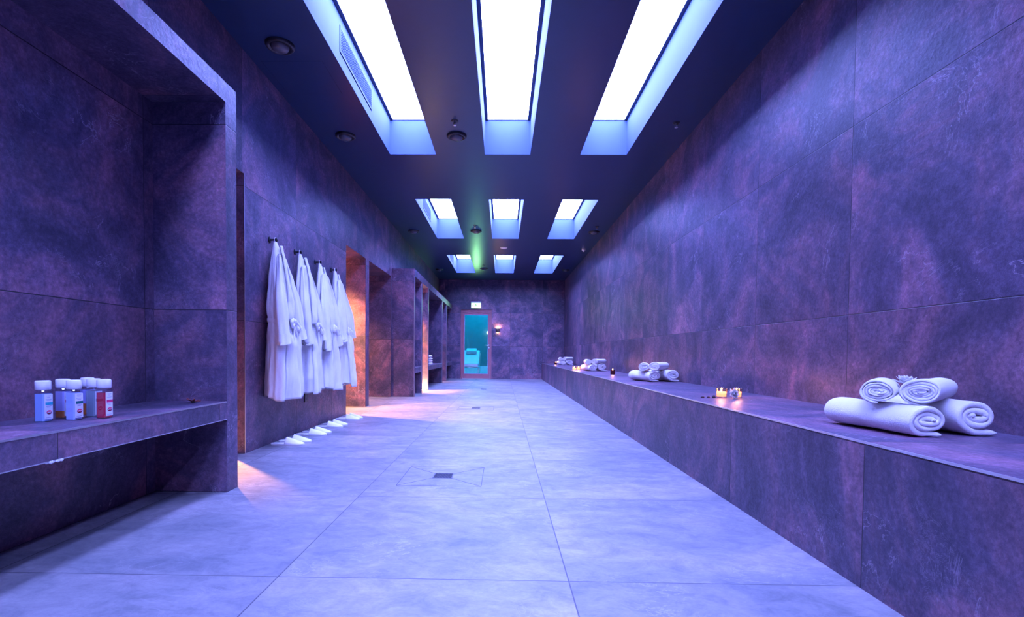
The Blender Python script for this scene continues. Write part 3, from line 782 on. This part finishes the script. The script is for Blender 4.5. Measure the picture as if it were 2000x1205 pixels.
# ------------------------------------------------------------------ slippers
def slipper():
    t = thing('slipper', 'x', 'slipper', (0, 0, 0), 0, 'white slippers lined up under the robes')
    L = 0.285
    def half(u): # half width along the foot, u 0 heel .. 1 toe
        return 0.036*math.sqrt(max(0, 1-((u-0.14)/0.14)**2)) if u < 0.10 else (0.034+0.014*math.sin(min(1, (u-0.10)/0.62)*PI/2)**2 if u < 0.80 else 0.048*math.sqrt(max(0, 1-((u-0.80)/0.20)**2)))
    N = 40
    us = [k/N for k in range(N+1)]
    for nm, z0, z1, k_, mt in (('sole', 0.0, 0.008, 1.0, M['sole']), ('insole', 0.008, 0.017, 0.97, M['slipper'])):
        b = MB(); top = [(u*L, half(u)*k_+1e-4) for u in us]; out = [(x, y) for x, y in top]+[(x, -y) for x, y in reversed(top)]
        n = len(out); vs = [(x, y, z0) for x, y in out]+[(x, y, z1) for x, y in out]
        fs = [tuple(range(n-1, -1, -1)), tuple(range(n, 2*n))]+[(i, (i+1) % n, (i+1) % n+n, i+n) for i in range(n)]
        b.add(vs, fs); b.build(nm, mt, t)
    b = MB(); rows = []
    for i in range(22):
        u = 0.44+0.55*i/21; row = []
        rise = 0.050*(1-((u-0.44)/0.56))**0.9+0.008
        for k in range(17):
            v = -1+2*k/16
            uu = u - 0.05*(1-v*v)*(1-i/21)*-1*0.6
            hz = rise*(1-abs(v)**2.0)**0.85
            row.append((uu*L, half(min(uu, 0.995))*v*1.01, 0.012+hz))
        rows.append(row)
    b.grid(rows); o = b.build('upper', M['slipper'], t); m = o.modifiers.new('solid', 'SOLIDIFY'); m.thickness = 0.005; m.offset = 1
    return t
SL = [(-1.936, 4.235, -0.02), (-1.930, 4.365, 0.03), (-1.925, 4.735, 0.02), (-1.925, 4.865, 0.03), (-1.934, 5.255, 0.0), (-1.930, 5.40, 0.03), (-1.930, 5.86, 0.02), (-1.925, 5.98, 0.04)]
sl = slipper()
for k, (x, y, r) in enumerate(SL):
    pr = ['nearest pair, below the first bathrobe', 'second pair from the near niche', 'third pair from the near niche', 'farthest pair, next to the warm passage'][k//2]
    l = 'white open-heel slipper, %s one of the %s' % (['nearer', 'farther'][k % 2], pr)
    x += 0.012
    if k == 0: sl.location = (x, y, 0); sl.rotation_euler = (0, 0, r); sl['label'] = l
    else: dup(sl, (x, y, 0), r, l)

# ------------------------------------------------------------------ towels
def roll_mesh(name, R, L, pitch, sx, sz, seed, tail=0.0, n_ax=9):
    """a towel rolled up: one continuous spiral strip, axis along local y, resting on z = 0"""
    rnd = random.Random(seed); b = MB(); turns = (R-pitch*0.5)/pitch
    th_end = -PI/2; th0 = th_end-turns*2*PI
    n = int(turns*38); P = []
    for i in range(n+1):
        th = th0+(th_end-th0)*i/n; r = pitch*0.42+(R-pitch*0.42-pitch*0.5)*(i/n)
        wob = 1+0.035*math.sin(2*th+seed)+0.02*math.sin(3*th+2*seed)+0.10*(1-i/n)*noise.noise(Vector((math.cos(th)*1.5, math.sin(th)*1.5, seed+i/n*2)))
        # inner core is folded flat
        fl = 1-0.50*(1-i/n)**1.6
        P.append(Vector((r*math.cos(th)*sx*wob*(1+0.42*(1-i/n)**1.8), 0, r*math.sin(th)*sz*fl*wob)))
    if tail > 0:
        q = P[-1].copy()
        for k in range(1, 8): P.append(q+Vector((tail*k/7, 0, -0.004*(k/7))))
    zmin = min(p.z for p in P)-pitch*0.46
    rows = []; N = len(P)
    for i, p in enumerate(P):
        a = P[max(0, i-1)]; c = P[min(N-1, i+1)]; d_ = (c-a).normalized(); nrm = Vector((d_.z, 0, -d_.x))
        h = pitch*0.475*(0.35 if i in (0, N-1) else (0.8 if i in (1, N-2) else 1))
        e = L/2 + 0.004*noise.noise(Vector((i*0.11, seed, 0)))+0.003*math.sin(i*0.21+seed)
        e2 = L/2 + 0.004*noise.noise(Vector((i*0.11, seed+7, 0)))
        loop = []
        ysr = [-e+(e+e2)*k/(n_ax-1) for k in range(n_ax)]; ysr[0] += h*0.6; ysr[-1] -= h*0.6
        for y in ysr: loop.append((y, h))
        loop += [(e2-h*0.12, h*0.72), (e2, 0), (e2-h*0.12, -h*0.72)]
        for y in reversed(ysr): loop.append((y, -h))
        loop += [(-e+h*0.12, -h*0.72), (-e, 0), (-e+h*0.12, h*0.72)]
        row = []
        for y, hh in loop:
            q = p+nrm*hh; q.y = y
            if i > N*0.6 and hh > 0:
                q += nrm*(0.0035*noise.noise(Vector((q.x*18, y*9, q.z*18+seed))))
            sag = 1+0.05*math.cos(y/L*PI)
            q.x *= sag; q.z -= zmin
            q.z = max(q.z, 0.0006)
            row.append(q)
        rows.append(row)
    b.grid(rows, closed=True, cap=True)
    return b.data(name, M['towel'])
BIG = [roll_mesh('rolled_towel', 0.064, 0.40, 0.0195, 1.30, 0.93, 1.3, 0.05), roll_mesh('rolled_towel', 0.072, 0.44, 0.0245, 1.14, 0.94, 2.9, 0.075)]
SMALL = [roll_mesh('rolled_hand_towel', 0.050, 0.27, 0.0088, 1.26, 0.90, 4.2), roll_mesh('rolled_hand_towel', 0.053, 0.31, 0.0092, 1.24, 0.92, 5.7)]
def put(me, name, loc, rz, label, cat, group, rx=0.0):
    o = bpy.data.objects.new(name, me); COL.objects.link(o); o.location = loc; o.rotation_euler = (rx, 0, rz)
    return tag(o, label, cat, group)
PW = ['nearest', 'second', 'third', 'farthest']
def pile(k, A, B, C, D):
    g = 'towel rolls in the %s pile on the bench' % PW[k]
    W_ = ['nearest pile on the bench', 'second pile on the bench', 'third pile on the bench', 'farthest pile on the bench'][k]
    put(BIG[0], 'rolled_towel', (A[0], A[1], HB), A[2], 'white towel roll at the bottom, bench-edge side, of the %s' % W_, 'towel', g)
    put(BIG[1], 'rolled_towel', (B[0], B[1], HB), B[2], 'white towel roll at the bottom, wall side, of the %s' % W_, 'towel', g)
    put(SMALL[0], 'rolled_hand_towel', (C[0], C[1], C[3]), C[2], 'small white roll on top, bench-edge side, of the %s' % W_, 'towel', g, C[4] if len(C) > 4 else 0)
    put(SMALL[1], 'rolled_hand_towel', (D[0], D[1], D[3]), D[2], 'small white roll on top, wall side, of the %s' % W_, 'towel', g, D[4] if len(D) > 4 else 0)
# (x, y, heading, z)
pile(0, (1.478, 2.025, 0.13), (1.705, 2.09, 0.02), (1.485, 2.035, -0.70, 0.606), (1.61, 1.955, -0.86, 0.606))
pile(1, (1.55, 5.62, 0.30), (1.765, 5.66, 0.18), (1.545, 5.60, -0.30, 0.606), (1.685, 5.53, -0.62, 0.608))
pile(2, (1.50, 8.90, 0.22), (1.69, 8.92, 0.0), (1.475, 8.88, -0.05, 0.606), (1.66, 8.82, -0.70, 0.608))
pile(3, (1.55, 13.50, 0.15), (1.76, 13.50, 0.0), (1.53, 13.46, -0.05, 0.606), (1.72, 13.42, -0.75, 0.608))

def flower(name, label, loc, tilt=(0, 0, 0), scale=1.0, mats=None, group=None, dark=False):
    t = thing(name, label, 'flower', loc, 0, group); t.rotation_euler = tilt; t.scale = (scale,)*3
    rnd = random.Random(9)
    b = MB()
    for ring, (n, L, up) in enumerate(((9, 0.046, 0.12), (8, 0.042, 0.50), (6, 0.034, 0.90))):
        for k in range(n):
            a = 2*PI*(k+0.5*ring)/n+rnd.uniform(-0.1, 0.1); e = up+rnd.uniform(-0.12, 0.12)
            d_ = Vector((math.cos(a)*math.cos(e), math.sin(a)*math.cos(e), math.sin(e))); sd = Vector((-math.sin(a), math.cos(a), 0)); nn = sd.cross(d_)
            rows = []
            for i in range(7):
                u = i/6; w_ = 0.0125*math.sin(min(1, u*0.88+0.12)*PI)**0.75*(1.0 if u < 1 else 0.0)+0.0002; c_ = d_*(L*u)+nn*(-0.008*u*u)
                rows.append([c_-sd*w_+Vector((0, 0, w_*0.2)), c_, c_+sd*w_+Vector((0, 0, w_*0.2))])
            b.grid(rows)
    o = b.build('petals', M['petal'], t); m = o.modifiers.new('solid', 'SOLIDIFY'); m.thickness = 0.0012
    b = MB(); b.lathe([(0, 0), (0.011, 0.003), (0.013, 0.012), (0.008, 0.019), (0, 0.021)], 16); b.build('flower_center', flat('flower_eye', (0.05, 0.03, 0.02) if dark else (0.75, 0.72, 0.60), 0.7), t)
    return t
flower('water_lily', 'white lily blossom lying between the top rolls of the nearest towel pile', (1.560, 2.01, 0.676), (0.15, 0.05, 0), 1.0)

# folded towels on the far niche shelf
fm = None
for k in range(4):
    b = MB(); rnd = random.Random(60+k); rows = []
    W_, D_, H_ = 0.125, 0.16, 0.052
    for i in range(9):
        u = -1+2*i/8; xx = W_*u; e = (1-abs(u)**6*0.5); row = []
        for q in range(28):
            a = 2*PI*q/28; ca, sa = math.cos(a), math.sin(a)
            yy = D_*math.copysign(abs(ca)**0.25, ca); zz = H_/2*e*math.copysign(abs(sa)**0.6, sa)
            row.append((xx, yy, H_/2+zz+0.002*math.sin(5*xx+k)))
        rows.append(row)
    b.grid(rows, closed=True, cap=True)
    # the fold line on the front
    b.box(-W_*0.98, W_*0.98, -D_-0.0015, -D_+0.004, H_*0.47, H_*0.53)
    o = b.build('folded_towel', M['towel']); o.location = (-1.70+rnd.uniform(-0.006, 0.006), 11.45+rnd.uniform(-0.01, 0.01), 0.5206+k*0.0525); o.rotation_euler = (0, 0, rnd.uniform(-0.05, 0.05))
    tag(o, 'white folded towel, %s in the stack on the far niche shelf' % ['bottom one', 'second from the bottom', 'second from the top', 'top one'][k], 'towel', 'folded towels on the niche shelf')

# ------------------------------------------------------------------ candles
M['amber'] = glow('glowing_wax', (1.0, 0.43, 0.21), 2.1)
M['flame'] = glow('flame', (1.0, 0.72, 0.32), 22)
M['cup'] = pane_mat('candle_glass', (1.0, 0.93, 0.84), 0.3)
M['dark_cup'] = flat('dark_red_glass', (0.10, 0.012, 0.010), 0.12)
def candle(loc, label, group, dark=False, sc=1.0, power=0.5):
    t = thing('tealight_candle', label, 'candle', loc, 0, group); t.scale = (sc,)*3
    b = MB(); b.lathe([(0, 0.0), (0.028, 0.0), (0.034, 0.004), (0.036, 0.062), (0.037, 0.066), (0.0345, 0.066), (0.033, 0.058), (0.031, 0.008), (0, 0.007)], 36)
    b.build('glass_cup', M['dark_cup'] if dark else M['cup'], t)
    b = MB(); b.lathe([(0, 0.009), (0.0295, 0.009), (0.0315, 0.042), (0.026, 0.040), (0, 0.037)], 32); b.build('wax', M['amber'] if not dark else flat('dark_wax', (0.3, 0.05, 0.03), 0.5), t)
    b = MB(); z = 0.006 if not dark else 0.026
    b.lathe([(0, 0.034+z), (0.004, 0.038+z), (0.005, 0.044+z), (0.003, 0.054+z), (0, 0.062+z)], 12); b.build('flame', M['flame'], t)
    b = MB(); b.tube([(0, 0, 0.029), (0.0005, 0, 0.040+z)], 0.0008, 5); b.build('wick', M['black'], t)
    lamp('candle_light', 'POINT', (0, 0, 0.085), power, (1.0, 0.36, 0.12), 0.012, None, t)
    return t
g = 'candles on the bench'
candle((1.475, 3.47, HB), 'lit candle in clear glass, bench-edge one of the nearest pair', g, power=1.0)
candle((1.575, 3.47, HB), 'lit candle in clear glass, wall-side one of the nearest pair', g, power=1.4)
candle((1.572, 7.32, HB), 'lone lit candle in dark glass between second and third towel piles', g, True, 0.95, power=1.2)
candle((1.275, 9.10, HB), 'lit candle in clear glass, bench-edge one of the far pair', g, power=1.6)
candle((1.352, 9.12, HB), 'lit candle in clear glass, wall-side one of the far pair', g, power=1.6)
candle((1.425, 13.7, HB), 'farthest lone candle in dark glass, beyond the last towel pile', g, True, 0.95, power=1.6)
f = flower('white_flower', 'white flower with dark centre leaning between the nearest pair of candles', (1.522, 3.405, HB+0.030), (1.30, 0, 0.40), 0.95, dark=True)
for k, (x, y) in enumerate(((1.338, 3.44), (1.383, 3.455), (1.412, 3.44))):
    b = MB()
    if k < 2: b.lathe([(0, 0), (0.009, 0.0), (0.011, 0.004), (0.008, 0.009), (0, 0.011)], 14, sx=1.2)
    else: b.lathe([(0, 0), (0.011, 0.001), (0.012, 0.008), (0.006, 0.018), (0, 0.021)], 14, sx=1.1)
    o = b.build('dried_seed_pod', flat('seed_pod_%s' % 'abc'[k], (0.05, 0.025, 0.04), 0.6)); o.location = (x, y, HB); o.rotation_euler = (0, 0, k)
    tag(o, ['small dark seed pod on the bench, farthest from the candle pair', 'small dark seed pod on the bench, middle of three by the candles', 'dark pointed seed pod touching the nearest candle pair'][k], 'seed pod', 'seed pods beside the candles')

# dried flower on the near niche shelf
t = thing('dried_flower', 'small dark red dried flower near the corner of the niche shelf', 'dried flower', (-1.645, 2.70, 0.503))
b = MB(); rnd = random.Random(3)
for k in range(9):
    a = 2*PI*k/9+rnd.uniform(-0.2, 0.2); L = 0.030+0.012*rnd.random(); e = rnd.uniform(0.05, 0.7)
    d_ = Vector((math.cos(a)*math.cos(e), math.sin(a)*math.cos(e), math.sin(e))); sd = Vector((-math.sin(a), math.cos(a), 0))
    rows = [[d_*(L*u)+Vector((0, 0, 0.003))-sd*0.006*math.sin(u*PI*0.9+0.15), d_*(L*u)+Vector((0, 0, 0.006)), d_*(L*u)+Vector((0, 0, 0.003))+sd*0.006*math.sin(u*PI*0.9+0.15)] for u in [i/5 for i in range(6)]]
    b.grid(rows)
o = b.build('petals', flat('dried_petal', (0.30, 0.07, 0.06), 0.7, var=0.3), t); m = o.modifiers.new('solid', 'SOLIDIFY'); m.thickness = 0.0015
b = MB(); b.lathe([(0, 0), (0.010, 0.002), (0.011, 0.010), (0, 0.016)], 12); b.build('flower_center', M['black'], t)

# ------------------------------------------------------------------ massage-oil bottles
M['bottle'] = pane_mat('bottle_plastic', (0.90, 0.93, 0.98), 0.35)
M['cap'] = flat('bottle_cap', (0.84, 0.84, 0.87), 0.35)
M['paper'] = flat('label_paper', (0.82, 0.83, 0.86), 0.6)
M['print'] = flat('label_print_grey', (0.30, 0.34, 0.45), 0.7)
M['red'] = flat('label_red', (0.55, 0.02, 0.10), 0.6)
def rsq(h, c, z):   # square with cut corners
    pts = [(h, -h+c), (h, h-c), (h-c, h), (-h+c, h), (-h, h-c), (-h, -h+c), (-h+c, -h), (h-c, -h)]
    return [(x, y, z) for x, y in pts]
def bottle(loc, rz, label, liquid, fill, band, low=None, lowfill=0.0):
    t = thing('oil_bottle', label, 'bottle', (loc[0]+0.009, loc[1], loc[2]), rz, 'square white-capped bottles on the shelf')
    H = 0.116
    b = MB(); b.grid([rsq(0.020, 0.005, 0.0), rsq(0.0215, 0.005, 0.003), rsq(0.0215, 0.005, H), rsq(0.0185, 0.006, H+0.007), rsq(0.014, 0.006, H+0.010), rsq(0.014, 0.006, H+0.014)], closed=True, cap=True, smooth=False)
    b.build('bottle_body', M['bottle'], t)
    lm = nt('liquid'); m = lm[0]; m.name = 'liquid'; pb = lm[2]
    pb.inputs['Base Color'].default_value = (*liquid, 1); pb.inputs['Roughness'].default_value = 0.15
    z0 = 0.003
    if low:
        b = MB(); b.grid([rsq(0.0195, 0.0045, 0.003), rsq(0.0195, 0.0045, H*lowfill)], closed=True, cap=True, smooth=False)
        b.build('blossom_sediment', flat('amber_sediment', low, 0.5, var=0.35), t, label='amber orange petals settled at the bottom'); z0 = H*lowfill+0.0005
    b = MB(); b.grid([rsq(0.0195, 0.0045, z0), rsq(0.0195, 0.0045, H*fill)], closed=True, cap=True, smooth=False); b.build('oil', m, t)
    b = MB(); b.lathe([(0, 0), (0.023, 0), (0.0245, 0.002), (0.0245, 0.032), (0.022, 0.036), (0, 0.037)], 32, c=(0, 0, H+0.006)); b.build('cap', M['cap'], t)
    # label wraps the face that looks along local +x
    b = MB(); b.box(0.0217, 0.0222, -0.0170, 0.0170, 0.010, 0.106); lb = b.build('paper_label', M['paper'], t)
    b = MB(); b.box(0.0222, 0.0226, -0.0130, 0.0170, 0.064, 0.0750); b.build('colour_band', flat('label_band', band, 0.6), lb)
    b = MB()
    for k, (z, w_) in enumerate(((0.099, 0.012), (0.094, 0.008), (0.086, 0.015), (0.082, 0.010), (0.060, 0.014), (0.056, 0.009), (0.016, 0.014))):
        b.box(0.0222, 0.0225, -w_*0.8, w_*0.8, z-0.0007, z+0.0007)
    b.build('small_print', M['print'], lb)
    b = MB(); rows = []
    rx = Matrix.Translation((0.0222, 0.002, 0.036)) @ Matrix.Rotation(PI/2, 4, 'Y')
    b.lathe([(0, 0), (0.0095, 0), (0.0095, 0.0004), (0, 0.0005)], 24, mat=rx, sx=0.85, sy=1.15); b.build('oval_logo', M['red'], lb)
    b = MB()
    for k, yy in enumerate((-0.006, -0.002, 0.002, 0.006)):
        b.box(0.0227, 0.0230, 0.002+yy-0.0012, 0.002+yy+0.0012, 0.0335+0.001*(k % 2), 0.0385-0.001*((k+1) % 2))
    b.box(0.0227, 0.0230, -0.006, 0.010, 0.0355, 0.0365)
    b.build('logo_lettering', M['paper'], lb)
    return t
ZS = 0.503
RZ = -0.06
bottle((-1.772, 1.938, ZS), RZ, 'clear blue bottle with turquoise label band, standing apart nearest the camera', (0.42, 0.60, 0.92), 0.93, (0.02, 0.42, 0.50))
bottle((-1.793, 2.052, ZS), RZ, 'bottle with a little orange sediment, behind the green banded one', (0.50, 0.48, 0.82), 0.94, (0.6, 0.03, 0.15), (0.55, 0.15, 0.01), 0.26)
bottle((-1.700, 1.995, ZS), RZ-0.05, 'clear bottle with dark green label band, front centre of the group', (0.52, 0.62, 0.95), 0.94, (0.0, 0.16, 0.17))
bottle((-1.785, 2.165, ZS), RZ, 'bottle with taller orange sediment, rearmost of the group', (0.42, 0.44, 0.85), 0.93, (0.1, 0.2, 0.5), (0.60, 0.16, 0.02), 0.42)
bottle((-1.710, 2.105, ZS), RZ, 'bottle of pale greenish oil, tucked behind the red bottle', (0.36, 0.46, 0.50), 0.93, (0.1, 0.3, 0.2))
bottle((-1.632, 2.062, ZS), RZ, 'red oil bottle with pink label band, at the right end of the group', (0.62, 0.02, 0.06), 0.90, (0.70, 0.03, 0.16))
